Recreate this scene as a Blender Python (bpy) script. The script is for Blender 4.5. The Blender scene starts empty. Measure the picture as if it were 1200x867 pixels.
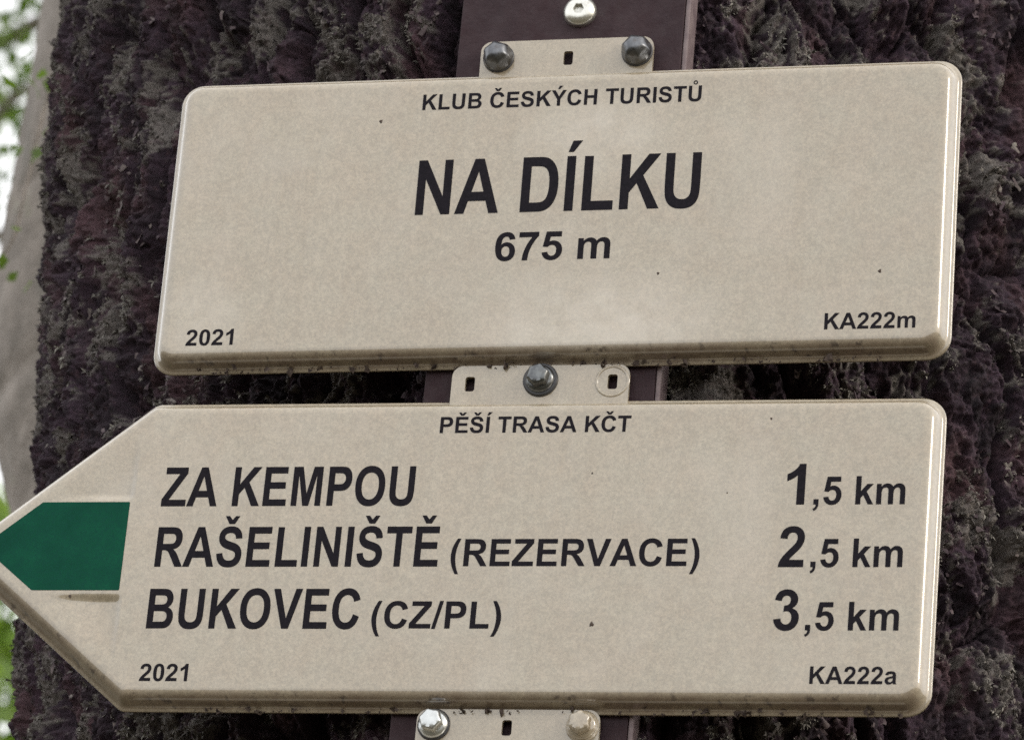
import bpy, bmesh, math, random   # Czech trail signs on a tree trunk
import numpy as np
from mathutils import Matrix, Vector
from mathutils.geometry import tessellate_polygon

random.seed(7)
rng = np.random.default_rng(11)
scene = bpy.context.scene
COL = scene.collection
ZC = 2.5                      # height of the middle of the pair of signs above the forest floor

# ------------------------------------------------------------------ camera
cam_data = bpy.data.cameras.new('camera')
cam = bpy.data.objects.new('camera', cam_data)
COL.objects.link(cam)
cx, cy, cz = (0.9729296, 0.2148368, 0.0851651), (0.0100054, -0.4073301, 0.9132262), (0.2308849, -0.8876527, -0.3984530)
cam_data.sensor_width = 36.0
cam_data.lens = 170.4
cam_data.clip_start = 0.05
cam_data.clip_end = 2000
# the camera looks up at the signs; columns are its right, up and back axes
m = Matrix(((cx[0], cy[0], cz[0]), (cx[1], cy[1], cz[1]), (cx[2], cy[2], cz[2])))
cam.matrix_world = Matrix.Translation((0.54835, -2.10818, ZC - 0.94633)) @ m.to_4x4()
cam_data.dof.use_dof = True
cam_data.dof.focus_distance = 2.36
cam_data.dof.aperture_fstop = 21.0
scene.camera = cam

# ------------------------------------------------------------------ sky, sun, exposure
SUN_AZ, SUN_EL = math.radians(106), math.radians(25)     # from +Y, clockwise
world = bpy.data.worlds.new('World')
scene.world = world
world.use_nodes = True
wn = world.node_tree.nodes
wl = world.node_tree.links
wn.clear()
sky = wn.new('ShaderNodeTexSky')
sky.sky_type = 'NISHITA'
sky.sun_disc = False
sky.sun_elevation = SUN_EL
sky.sun_rotation = SUN_AZ
sky.air_density = 1.0
sky.dust_density = 4.0
sky.ozone_density = 0.6
bg = wn.new('ShaderNodeBackground')
bg.inputs['Strength'].default_value = 0.12
wo = wn.new('ShaderNodeOutputWorld')
cloud = wn.new('ShaderNodeMix')              # an even veil of bright cloud over the whole sky
cloud.data_type = 'RGBA'
cloud.inputs['Factor'].default_value = 0.75
cloud.inputs[7].default_value = (17.0, 16.9, 16.8, 1)
wl.new(sky.outputs[0], cloud.inputs[6])
wl.new(cloud.outputs[2], bg.inputs['Color'])
wl.new(bg.outputs[0], wo.inputs['Surface'])

sun_data = bpy.data.lights.new('sun', 'SUN')
sun_data.energy = 1.0
sun_data.angle = math.radians(18)
sun_data.color = (1.0, 0.95, 0.87)
sun = bpy.data.objects.new('sun', sun_data)
COL.objects.link(sun)
sd = Vector((math.sin(SUN_AZ) * math.cos(SUN_EL), math.cos(SUN_AZ) * math.cos(SUN_EL), math.sin(SUN_EL)))
sun.rotation_euler = sd.to_track_quat('Z', 'Y').to_euler()
sun.location = (4, -4, 8)

vs = scene.view_settings
vs.view_transform = 'Standard'
vs.look = 'None'
vs.gamma = 1.0
vs.use_curve_mapping = False
vs.exposure = 0.06
scene.cycles.use_denoising = False          # keep the sensor-like grain

# ------------------------------------------------------------------ helpers
def tag(o, label=None, cat=None, group=None, kind=None):
    if label: o['label'] = label
    if cat: o['category'] = cat
    if group: o['group'] = group
    if kind: o['kind'] = kind
    return o

def empty(name, loc=(0, 0, 0), rot=(0, 0, 0)):
    o = bpy.data.objects.new(name, None)
    o.empty_display_size = 0.05
    COL.objects.link(o)
    o.location = loc
    o.rotation_euler = rot
    return o

def mesh_obj(name, verts, faces, mat=None, parent=None, smooth=False, attrs=None):
    me = bpy.data.meshes.new(name)
    if isinstance(faces, np.ndarray):
        k = faces.shape[1]
        me.vertices.add(len(verts))
        me.vertices.foreach_set('co', np.asarray(verts, dtype=np.float32).ravel())
        me.loops.add(faces.size)
        me.loops.foreach_set('vertex_index', faces.astype(np.int32).ravel())
        me.polygons.add(len(faces))
        me.polygons.foreach_set('loop_start', np.arange(0, faces.size, k, dtype=np.int32))
        me.update(calc_edges=True)
        me.validate()
    else:
        me.from_pydata([tuple(v) for v in verts], [], faces)
        me.update()
    if smooth:
        me.polygons.foreach_set('use_smooth', np.ones(len(me.polygons), dtype=bool))
    for an, (typ, data) in (attrs or {}).items():
        a = me.attributes.new(an, typ, 'POINT')
        a.data.foreach_set('color' if typ == 'FLOAT_COLOR' else 'value', np.asarray(data, dtype=np.float32).ravel())
    o = bpy.data.objects.new(name, me)
    COL.objects.link(o)
    if mat: me.materials.append(mat)
    if parent: o.parent = parent
    return o

def copy_tree(o, parent=None):
    c = o.copy()
    COL.objects.link(c)
    c.parent = parent
    for ch in o.children:
        copy_tree(ch, c)
    return c

class Nodes:
    def __init__(self, name):
        self.m = bpy.data.materials.new(name)
        self.m.use_nodes = True
        self.t = self.m.node_tree
        self.b = self.t.nodes['Principled BSDF']
    def n(self, typ, **kw):
        x = self.t.nodes.new(typ)
        for k, v in kw.items():
            if k in x.inputs: x.inputs[k].default_value = v
            else: setattr(x, k, v)
        return x
    def l(self, a, b): self.t.links.new(a, b)
    def coord(self, out='Object'): return self.n('ShaderNodeTexCoord').outputs[out]
    def noise(self, scale, detail=4, rough=0.6, vec=None, dist=0.0):
        x = self.n('ShaderNodeTexNoise')
        x.inputs['Scale'].default_value = scale
        x.inputs['Detail'].default_value = detail
        x.inputs['Roughness'].default_value = rough
        x.inputs['Distortion'].default_value = dist
        if vec is not None: self.l(vec, x.inputs['Vector'])
        return x.outputs['Fac']
    def ramp(self, fac, stops):
        r = self.n('ShaderNodeValToRGB')
        e = r.color_ramp.elements
        while len(e) < len(stops): e.new(0.5)
        for i, (p, c) in enumerate(stops):
            e[i].position = p
            e[i].color = (c, c, c, 1) if isinstance(c, (int, float)) else (*c, 1)
        self.l(fac, r.inputs[0])
        return r.outputs[0]
    def mix(self, fac, a, b, blend='MIX'):
        x = self.n('ShaderNodeMix', data_type='RGBA', blend_type=blend)
        for s, v in ((x.inputs['Factor'], fac), (x.inputs[6], a), (x.inputs[7], b)):
            if hasattr(v, 'is_linked'): self.l(v, s)
            elif isinstance(v, (int, float)): s.default_value = v
            else: s.default_value = (*v, 1)
        return x.outputs[2]
    def math(self, op, a, b=0.0):
        x = self.n('ShaderNodeMath', operation=op)
        for s, v in ((x.inputs[0], a), (x.inputs[1], b)):
            if hasattr(v, 'is_linked'): self.l(v, s)
            else: s.default_value = v
        return x.outputs[0]
    def attr(self, name, out='Fac'):
        return self.n('ShaderNodeAttribute', attribute_name=name).outputs[out]
    def bump(self, h, strength, dist):
        x = self.n('ShaderNodeBump')
        x.inputs['Strength'].default_value = strength
        x.inputs['Distance'].default_value = dist
        self.l(h, x.inputs['Height'])
        self.l(x.outputs[0], self.b.inputs['Normal'])
    def set(self, **kw):
        for k, v in kw.items():
            k = k.replace('_', ' ')
            s = self.b.inputs[k]
            if hasattr(v, 'is_linked'): self.l(v, s)
            elif isinstance(v, (int, float)): s.default_value = v
            else: s.default_value = (*v, 1)
        return self

# ------------------------------------------------------------------ materials
CREAM = (0.405, 0.353, 0.258)
def cream_mat(name, grime=True, sheen_smears=()):
    N = Nodes(name)
    co = N.coord()
    big = N.noise(7, 3, 0.55, co)
    col = N.mix(N.ramp(big, [(0.35, 0.0), (0.7, 1.0)]), CREAM, (0.368, 0.319, 0.231))
    tint = N.noise(55, 4, 0.65, co)
    col = N.mix(N.ramp(tint, [(0.35, 0.0), (0.68, 0.8)]), col, N.mix(1.0, col, (1.04, 0.975, 0.95), 'MULTIPLY'))
    mott = N.noise(240, 3, 0.65, co)
    col = N.mix(N.ramp(mott, [(0.34, 0.0), (0.68, 1.0)]), col, N.mix(1.0, col, (0.85, 0.84, 0.82), 'MULTIPLY'))
    fine = N.noise(800, 2, 0.7, co)
    col = N.mix(N.ramp(fine, [(0.36, 0.0), (0.64, 1.0)]), col, N.mix(1.0, col, (0.74, 0.74, 0.74), 'MULTIPLY'))
    mp = N.n('ShaderNodeMapping')
    mp.inputs['Scale'].default_value = (1, 1, 0.07)
    N.l(co, mp.inputs[0])
    streak = N.ramp(N.noise(85, 4, 0.65, mp.outputs[0]), [(0.52, 0.0), (0.74, 0.5)])       # rain streaks
    col = N.mix(streak, col, N.mix(1.0, col, (0.86, 0.82, 0.76), 'MULTIPLY'))
    pale_fac = N.ramp(N.noise(14, 5, 0.6, co, 0.6), [(0.50, 0.0), (0.80, 0.30)])              # pale patches at random
    col = N.mix(pale_fac, col, (0.52, 0.47, 0.395))
    dust = N.ramp(N.noise(38, 6, 0.7, co), [(0.56, 0.0), (0.72, 0.35)])
    col = N.mix(dust, col, (0.31, 0.265, 0.205))
    for sx, sz, rx, rz, amt in sheen_smears:                                                     # pale smear each; the low central one is a reflected sheen painted in
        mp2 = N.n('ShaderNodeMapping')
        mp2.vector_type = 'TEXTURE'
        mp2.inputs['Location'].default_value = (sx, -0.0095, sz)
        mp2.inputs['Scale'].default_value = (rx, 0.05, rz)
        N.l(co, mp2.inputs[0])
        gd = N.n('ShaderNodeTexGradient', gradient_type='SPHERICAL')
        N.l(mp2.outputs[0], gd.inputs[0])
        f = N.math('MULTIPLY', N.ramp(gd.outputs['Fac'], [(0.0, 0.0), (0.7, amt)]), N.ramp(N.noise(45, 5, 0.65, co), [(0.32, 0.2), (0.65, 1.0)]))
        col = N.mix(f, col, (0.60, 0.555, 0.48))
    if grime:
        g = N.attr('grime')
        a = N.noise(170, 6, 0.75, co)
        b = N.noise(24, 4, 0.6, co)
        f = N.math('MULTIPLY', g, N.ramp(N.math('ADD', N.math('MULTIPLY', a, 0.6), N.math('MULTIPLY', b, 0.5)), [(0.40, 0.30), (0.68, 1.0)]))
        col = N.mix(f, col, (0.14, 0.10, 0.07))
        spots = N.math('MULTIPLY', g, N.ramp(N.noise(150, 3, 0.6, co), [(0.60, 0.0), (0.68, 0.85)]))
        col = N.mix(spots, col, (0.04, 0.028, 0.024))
    N.set(Base_Color=col, Roughness=N.ramp(N.noise(60, 4, 0.6, co), [(0.3, 0.33), (0.75, 0.48)]))
    N.b.inputs['Specular IOR Level'].default_value = 0.5
    N.b.inputs['Coat IOR'].default_value = 1.75
    N.b.inputs['Coat Weight'].default_value = 1.0
    N.b.inputs['Coat Roughness'].default_value = 0.09
    N.bump(N.noise(420, 3, 0.6, co), 0.12, 0.0006)
    return N.m
M_CREAM = cream_mat('cream_paint')
M_CREAM_UPPER = cream_mat('cream_paint_sheen_smears', True, ((0.028, -0.062, 0.075, 0.036, 0.5), (0.02, 0.040, 0.045, 0.03, 0.4), (-0.175, -0.055, 0.025, 0.03, 0.4)))  # first entry paints the sheen low on the upper sign

N = Nodes('black_ink')
co = N.coord()
N.set(Base_Color=N.mix(N.ramp(N.noise(500, 3, 0.7, co), [(0.35, 0.0), (0.75, 1.0)]), (0.004, 0.003, 0.006), (0.012, 0.009, 0.014)), Roughness=0.6)
N.b.inputs['Specular IOR Level'].default_value = 0.12
M_INK = N.m

N = Nodes('green_paint')
co = N.coord()
c = N.mix(N.ramp(N.noise(60, 4, 0.6, co), [(0.3, 0.0), (0.7, 1.0)]), (0.002, 0.050, 0.029), (0.005, 0.080, 0.044))
N.set(Base_Color=N.mix(N.ramp(N.noise(700, 2, 0.6, co), [(0.38, 0.0), (0.66, 0.8)]), c, (0.004, 0.055, 0.038)), Roughness=0.5)
N.b.inputs['Specular IOR Level'].default_value = 0.06
M_GREEN = N.m

N = Nodes('brown_rail_paint')
co = N.coord()
c = N.mix(N.ramp(N.noise(35, 5, 0.65, co), [(0.3, 0.0), (0.75, 1.0)]), (0.020, 0.008, 0.012), (0.036, 0.016, 0.020))
c = N.mix(N.ramp(N.noise(300, 4, 0.7, co), [(0.6, 0.0), (0.75, 0.4)]), c, (0.08, 0.06, 0.065))
c = N.mix(N.ramp(N.noise(70, 6, 0.75, co), [(0.55, 0.0), (0.72, 0.7)]), c, (0.035, 0.026, 0.028))
N.set(Base_Color=c, Roughness=N.ramp(N.noise(90, 4, 0.6, co), [(0.3, 0.5), (0.7, 0.75)]))
N.b.inputs['Specular IOR Level'].default_value = 0.3
N.bump(N.noise(260, 5, 0.7, co), 0.4, 0.0015)
M_RAIL = N.m

N = Nodes('sunlit_edge_paint')  # rail paint lightened as if the sun caught this side
co = N.coord()
c = N.mix(N.ramp(N.noise(120, 5, 0.65, co), [(0.35, 0.0), (0.65, 1.0)]), (0.12, 0.085, 0.092), (0.20, 0.155, 0.155))
N.set(Base_Color=c, Roughness=0.55)
M_EDGE = N.m

def steel(name, a, b, rough, dirt):
    N = Nodes(name)
    co = N.coord()
    c = N.mix(N.ramp(N.noise(220, 4, 0.65, co), [(0.35, 0.0), (0.7, 1.0)]), a, b)
    c = N.mix(N.ramp(N.noise(160, 5, 0.7, co), [(0.52, 0.0), (0.7, dirt)]), c, (0.06, 0.045, 0.035))
    N.set(Base_Color=c, Metallic=0.9, Roughness=N.ramp(N.noise(300, 3, 0.6, co), [(0.3, rough), (0.7, rough + 0.15)]))
    N.bump(N.noise(700, 3, 0.6, co), 0.1, 0.0003)
    return N.m
M_STEEL_DARK = steel('weathered_dark_steel', (0.11, 0.115, 0.125), (0.20, 0.205, 0.215), 0.24, 0.7)
M_STEEL_MID = steel('zinc_steel', (0.50, 0.52, 0.52), (0.62, 0.64, 0.63), 0.22, 0.3)
M_STEEL_GREY = steel('dulled_steel', (0.10, 0.105, 0.11), (0.20, 0.21, 0.21), 0.2, 0.6)
M_STEEL_LIGHT = steel('stainless_steel', (0.60, 0.60, 0.56), (0.72, 0.71, 0.66), 0.2, 0.4)
N = Nodes('dark_washer_rubber')
co = N.coord()
N.set(Base_Color=N.mix(N.noise(300, 4, 0.6, co), (0.020, 0.021, 0.026), (0.05, 0.05, 0.055)), Roughness=0.45)
M_RUBBER = N.m

N = Nodes('grime')
co = N.coord()
N.set(Base_Color=N.mix(N.noise(500, 3, 0.6, co), (0.030, 0.020, 0.018), (0.09, 0.065, 0.05)), Roughness=0.9)
M_GRIME = N.m

N = Nodes('rough_bark')
co = N.coord()
pig = N.attr('pigment', 'Color')
k = N.noise(420, 4, 0.7, co)
c = N.mix(1.0, pig, N.ramp(k, [(0.30, 0.5), (0.75, 1.55)]), 'MULTIPLY')
c = N.mix(N.ramp(N.noise(150, 5, 0.7, co), [(0.56, 0.0), (0.72, 0.6)]), c, (0.10, 0.054, 0.06))
N.set(Base_Color=c, Roughness=0.78)
N.b.inputs['Specular IOR Level'].default_value = 0.35
N.bump(N.noise(750, 5, 0.75, co), 0.9, 0.0022)
M_BARK = N.m

N = Nodes('bark_flake')
co = N.coord()
k = N.noise(45, 3, 0.6, co)
c = N.ramp(k, [(0.32, (0.030, 0.020, 0.029)), (0.48, (0.080, 0.052, 0.060)), (0.58, (0.15, 0.12, 0.115)), (0.72, (0.27, 0.25, 0.21))])
c = N.mix(N.ramp(N.noise(500, 3, 0.7, co), [(0.35, 0.0), (0.7, 0.6)]), c, (0.04, 0.03, 0.035))
N.set(Base_Color=c, Roughness=0.75)
N.b.inputs['Specular IOR Level'].default_value = 0.35
M_FLAKE = N.m

N = Nodes('grey_lichen')
co = N.coord()
k = N.noise(28, 4, 0.65, co)
c = N.ramp(k, [(0.36, (0.06, 0.048, 0.048)), (0.5, (0.16, 0.145, 0.128)), (0.66, (0.31, 0.295, 0.25))])
c = N.mix(N.ramp(N.noise(600, 2, 0.6, co), [(0.35, 0.0), (0.7, 0.7)]), c, (0.05, 0.045, 0.045))
N.set(Base_Color=c, Roughness=0.85)
M_LICHEN = N.m

N = Nodes('smooth_grey_bark')
co = N.coord()
c = N.mix(N.ramp(N.noise(22, 6, 0.75, co), [(0.38, 0.0), (0.62, 1.0)]), (0.29, 0.255, 0.225), (0.17, 0.15, 0.13))
mp = N.n('ShaderNodeMapping')
mp.inputs['Scale'].default_value = (14, 14, 3)
N.l(co, mp.inputs[0])
c = N.mix(N.ramp(N.noise(3, 5, 0.7, mp.outputs[0]), [(0.56, 0.0), (0.70, 0.75)]), c, (0.14, 0.135, 0.115))
c = N.mix(N.ramp(N.noise(16, 4, 0.7, co), [(0.60, 0.0), (0.72, 0.5)]), c, (0.17, 0.20, 0.10))
N.set(Base_Color=c, Roughness=0.85)
N.bump(N.noise(40, 5, 0.7, co), 0.5, 0.01)
M_BGBARK = N.m

def leaf_mat(name, a, b):
    N = Nodes(name)
    r = N.n('ShaderNodeNewGeometry').outputs['Random Per Island']
    c = N.ramp(r, [(0.0, a), (1.0, b)])
    N.set(Base_Color=c, Roughness=0.55)
    t = N.n('ShaderNodeBsdfTranslucent')
    N.l(N.mix(1.0, c, (1.5, 1.7, 0.6), 'MULTIPLY'), t.inputs['Color'])
    ms = N.n('ShaderNodeMixShader')
    ms.inputs[0].default_value = 0.45
    N.l(N.b.outputs[0], ms.inputs[1])
    N.l(t.outputs[0], ms.inputs[2])
    N.l(ms.outputs[0], N.t.nodes['Material Output'].inputs['Surface'])
    return N.m
M_LEAF = leaf_mat('green_leaf', (0.06, 0.11, 0.022), (0.13, 0.19, 0.04))
M_LEAF2 = leaf_mat('fresh_leaf', (0.12, 0.20, 0.035), (0.20, 0.27, 0.07))

N = Nodes('forest_floor')
co = N.coord()
c = N.ramp(N.noise(1.2, 8, 0.7, co), [(0.3, (0.055, 0.040, 0.026)), (0.5, (0.10, 0.075, 0.045)), (0.62, (0.075, 0.095, 0.035)), (0.8, (0.05, 0.08, 0.025))])
N.set(Base_Color=c, Roughness=0.95)
N.bump(N.noise(30, 6, 0.7, co), 0.7, 0.05)
M_FLOOR = N.m

# ------------------------------------------------------------------ the forest floor
gv, gf = [], []
n = 60
for j in range(n + 1):
    for i in range(n + 1):
        a, b = (i / n * 2 - 1), (j / n * 2 - 1)
        x, y = 300 * a * abs(a) ** 1.5, 300 * b * abs(b) ** 1.5
        r = math.hypot(x, y)
        gv.append((x, y, -0.02 + min(1, r / 6) * 0.25 * math.sin(x * 0.31 + 1) * math.cos(y * 0.27) * (1 if r < 60 else 60 / r)))
for j in range(n):
    for i in range(n):
        q = j * (n + 1) + i
        gf.append((q, q + 1, q + n + 2, q + n + 1))
tag(mesh_obj('ground', gv, gf, M_FLOOR, smooth=True), kind='structure')

# ------------------------------------------------------------------ numeric noise for the bark
PERM = rng.permutation(512)
def _h(i, j):
    return PERM[(PERM[i & 511] + j) & 511]
GR = np.stack([np.cos(np.arange(512) / 512 * 2 * np.pi), np.sin(np.arange(512) / 512 * 2 * np.pi)], 1)
def perlin(x, y, seed=0):
    x = x + seed * 17.31
    y = y + seed * 9.77
    xi, yi = np.floor(x).astype(int), np.floor(y).astype(int)
    fx, fy = x - xi, y - yi
    u, v = fx * fx * fx * (fx * (fx * 6 - 15) + 10), fy * fy * fy * (fy * (fy * 6 - 15) + 10)
    def g(i, j):
        q = GR[_h(xi + i, yi + j)]
        return q[..., 0] * (fx - i) + q[..., 1] * (fy - j)
    a = g(0, 0) * (1 - u) + g(1, 0) * u
    b = g(0, 1) * (1 - u) + g(1, 1) * u
    return (a * (1 - v) + b * v) * 1.5
def fbm(x, y, oct=4, seed=0, gain=0.55):
    s, a = 0, 1.0
    for k in range(oct):
        s = s + a * perlin(x * 2 ** k, y * 2 ** k, seed + k)
        a *= gain
    return s
def cells(x, y, seed=0):
    """nearest jittered cell: distance, distance to border, id hash, offset to centre"""
    xi, yi = np.floor(x).astype(int), np.floor(y).astype(int)
    d1 = np.full(x.shape, 9.0)
    d2 = np.full(x.shape, 9.0)
    ident = np.zeros(x.shape, int)
    ox, oy = np.zeros(x.shape), np.zeros(x.shape)
    for i in (-1, 0, 1):
        for j in (-1, 0, 1):
            h = _h(xi + i + seed * 31, yi + j + seed * 57)
            h2 = PERM[(h + 101) & 511]
            px, py = xi + i + 0.5 + (h / 511 - 0.5) * 0.9, yi + j + 0.5 + (h2 / 511 - 0.5) * 0.9
            dx, dy = x - px, y - py
            d = np.sqrt(dx * dx + dy * dy)
            c = d < d1
            d2 = np.where(c, d1, np.minimum(d2, d))
            d1 = np.where(c, d, d1)
            ident = np.where(c, h, ident)
            ox, oy = np.where(c, dx, ox), np.where(c, dy, oy)
    return d1, d2 - d1, ident, ox, oy

# ------------------------------------------------------------------ the tree that carries the signs
TR = 0.352                       # trunk radius at sign height
TY = TR + 0.021
def axis_x(z): return 0.009 - 0.075 * (z - ZC)
def radius(z): return TR * (1 + 0.016 * (ZC - z)) + 0.16 * np.exp(-np.clip(z, 0, None) / 0.35)
def bark_height(s, z):
    """s: metres round the trunk, z: height; returns relief in metres and plate/scale ids"""
    wx = s + 0.012 * fbm(s * 22, z * 12, 3, 3)
    wz = z + 0.015 * fbm(s * 22, z * 12, 3, 9)
    wx2 = wx + 0.003 * fbm(s * 150, z * 110, 2, 5)
    wz2 = wz + 0.004 * fbm(s * 150, z * 110, 2, 6)
    d, e, idp, ox, oy = cells(wx / 0.034, wz / 0.15, 1)          # plates
    h = 0.018 * np.clip(e / 0.36, 0, 1) ** 0.8 - 0.0125
    h += 0.006 * (idp / 511 - 0.5) + 0.004 * (ox * np.cos(idp) + oy * np.sin(idp * 1.7))
    d, e2, ids, ox, oy = cells(wx2 / 0.0085, wz2 / 0.021, 2)      # scales
    h += 0.0024 * (ids / 511 - 0.5) + 0.0024 * (ox * np.cos(ids * 2.1) - oy * 0.15) + 0.0014 * np.clip(e2 / 0.2, 0, 1)
    h += 0.0017 * fbm(s * 170, z * 120, 3, 12) + 0.0011 * fbm(s * 420, z * 330, 2, 15)
    knob = 0.5 - np.abs(fbm(wx * 92, wz * 62, 3, 17, 0.65))                   # knobbly upright ridges
    h += 0.0048 * knob
    h += 0.006 * fbm(s * 11, z * 4, 2, 20) + 0.004 * fbm(s * 70, z * 26, 3, 23)
    return h, idp, ids, knob
def surf(th, z, h):
    r = radius(z) + h
    return np.stack([axis_x(z) + r * np.sin(th), TY - r * np.cos(th), z], -1)

def steps(a, b, fine_a, fine_b, fine, coarse):
    out = list(np.arange(fine_a, fine_b, fine))
    s, p = fine, fine_b
    while p < b:
        out.append(p); p += s; s = min(s * 1.35, coarse)
    out.append(b)
    s, p = fine * 1.35, fine_a - fine
    pre = []
    while p > a:
        pre.append(p); p -= s; s = min(s * 1.35, coarse)
    pre.append(a)
    return np.array(pre[::-1] + out)
th = steps(-math.pi, math.pi, math.radians(-108), math.radians(70), 0.00078 / TR, 0.12)
zz = steps(-0.1, 6.5, ZC - 0.22, ZC + 0.37, 0.00078, 0.12)
th = th[:-1]
TH, ZZ = np.meshgrid(th, zz)
seam = np.clip((np.pi - np.abs(TH)) / 0.4, 0, 1)
H, IDP, IDS, KN = bark_height(TH * TR, ZZ)
H = H * seam
P = surf(TH, ZZ, H)
nz, nt = TH.shape
idx = np.arange(nz * nt).reshape(nz, nt)
nxt = np.roll(idx, -1, axis=1)
F = np.stack([idx[:-1], nxt[:-1], nxt[1:], idx[1:]], -1).reshape(-1, 4)
# pigment: dark violet brown bark, reddish scales, crusts of grey lichen
S = TH * TR
r1 = (PERM[(IDS + 40) & 511] / 511.0)[..., None]
base = np.array([0.029, 0.016, 0.025]) * (0.6 + 1.0 * r1)
red = np.clip(fbm(S * 30, ZZ * 16, 3, 31) * 1.3, 0, 1)[..., None]
base = base * (1 - 0.6 * red) + np.array([0.11, 0.056, 0.062]) * 0.6 * red
lm = 0.95 * fbm(S * 26, ZZ * 20, 4, 41) + 0.45 * fbm(S * 190, ZZ * 150, 2, 44) + 0.9 * (KN - 0.22)   # crusts sit on the proud knobs
LM = np.clip((lm - 0.17) / 0.30, 0, 1)
lich = LM[..., None] * 0.8
base = base * (1 - lich) + np.array([0.175, 0.158, 0.142]) * lich
pigm = np.concatenate([base, np.ones_like(base[..., :1])], -1)

tree = empty('tree', (axis_x(0), TY, 0))
off = np.array([axis_x(0), TY, 0])
trunk = mesh_obj('trunk', (P - off).reshape(-1, 3), F, M_BARK, tree, smooth=True, attrs={'pigment': ('FLOAT_COLOR', pigm)})
tag(tree, 'thick dark tree trunk with rough scaly bark and lichen behind the signs', 'tree')

def surface_frames(n, mask_fn):
    t = rng.uniform(math.radians(-112), math.radians(75), n)
    z = rng.uniform(ZC - 0.24, ZC + 0.39, n)
    h, idp, ids, knob = bark_height(t * TR, z)
    keep = mask_fn(t, z, h, knob) > rng.uniform(0, 1, n)
    t, z, h = t[keep], z[keep], h[keep]
    p = surf(t, z, h)
    nrm = np.stack([np.sin(t), -np.cos(t), np.zeros_like(t)], -1)
    tan = np.stack([np.cos(t), np.sin(t), np.zeros_like(t)], -1)
    up = np.tile(np.array([0.0, 0, 1.0]), (len(t), 1))
    return p - off, nrm, tan, up

# loose bark flakes: little curved plates, lower edge lifted
def flake_mask(t, z, h, knob): return np.clip(0.25 + 2.2 * (h + 0.001) / 0.006, 0, 1) * np.clip(0.45 + 1.1 * fbm(t * TR * 18, z * 12, 2, 70), 0, 1)
p, nrm, tan, up = surface_frames(16000, flake_mask)
k = len(p)
w = (0.0008 + 0.0015 * rng.uniform(0, 1, k) ** 3)[:, None]
ln = (0.0012 + 0.0034 * rng.uniform(0, 1, k) ** 3)[:, None]
ang = rng.normal(0.35, 0.55, k)[:, None]
a1 = tan * np.cos(ang) + up * np.sin(ang)
a2 = -tan * np.sin(ang) + up * np.cos(ang)
lift = rng.uniform(0.05, 0.75, k)[:, None]
fl = []
for v in (-1.0, 0.0, 1.0):
    for u in (-1.0, 0.0, 1.0):
        jit = rng.normal(0, 0.22, (k, 1))
        jit2 = rng.normal(0, 0.22, (k, 1))
        hgt = lift * ln * (1 - v) * 0.35 - 0.45 * w * (u * u) + rng.normal(0, 0.0005, (k, 1)) - 0.0002
        fl.append(p + a1 * w * (u * (1 - 0.25 * v * v) + jit * 0.6) + a2 * ln * (v + jit2 * 0.5) + nrm * hgt)
FV = np.stack(fl, 1).reshape(-1, 3)
q = np.array([[0, 1, 4, 3], [1, 2, 5, 4], [3, 4, 7, 6], [4, 5, 8, 7]])
FF = (q[None] + (np.arange(k) * 9)[:, None, None]).reshape(-1, 4)
tag(mesh_obj('bark_flakes', FV, FF, M_FLAKE, tree), kind='stuff')

# tufts of lichen: short forked blades
def lichen_mask(t, z, h, knob):
    l = 0.95 * fbm(t * TR * 26, z * 20, 4, 41) + 0.45 * fbm(t * TR * 190, z * 150, 2, 44) + 0.9 * (knob - 0.22)
    edge = np.clip((-t - 0.9) / 0.5, 0, 1)
    return np.clip((l - 0.02) / 0.42, 0, 1) * np.clip(0.4 + 90 * h, 0.08, 1) + 0.16 * edge
p, nrm, tan, up = surface_frames(190000, lichen_mask)
k = len(p)
LV, LF = [], []
nb = 3
size = (0.0008 + 0.0022 * rng.uniform(0, 1, k) ** 3)[:, None]
for b in range(nb):
    a = rng.uniform(0, 2 * np.pi, k)[:, None]
    out = rng.uniform(0.3, 1.3, k)[:, None]
    d = nrm * np.cos(out) + (tan * np.cos(a) + up * np.sin(a)) * np.sin(out) - up * 0.15
    sdir = np.cross(d, nrm + 0.3 * tan)
    sdir /= np.linalg.norm(sdir, axis=1, keepdims=True) + 1e-9
    wd = size * rng.uniform(0.12, 0.28, (k, 1))
    mid = p + d * size * 0.6 + nrm * 0.0002
    tip = p + d * size * 1.15 + up * size * rng.normal(-0.1, 0.25, (k, 1)) + tan * size * rng.normal(0, 0.25, (k, 1))
    base0 = p - nrm * 0.0006
    LV.append(np.stack([base0 - sdir * wd * 0.5, base0 + sdir * wd * 0.5, mid + sdir * wd, tip, mid - sdir * wd], 1))
LV = np.concatenate(LV, 0)
nblade = len(LV)
i0 = (np.arange(nblade) * 5)[:, None]
LQ = np.concatenate([i0 + np.array([[0, 1, 2, 4]])], 0)
LT = i0 + np.array([[4, 2, 3, 3]])
tri = np.concatenate([i0 + np.array([[0, 1, 2]]), i0 + np.array([[0, 2, 4]]), i0 + np.array([[4, 2, 3]])], 0)
tag(mesh_obj('lichen_tufts', LV.reshape(-1, 3), tri, M_LICHEN, tree), kind='stuff')

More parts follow.
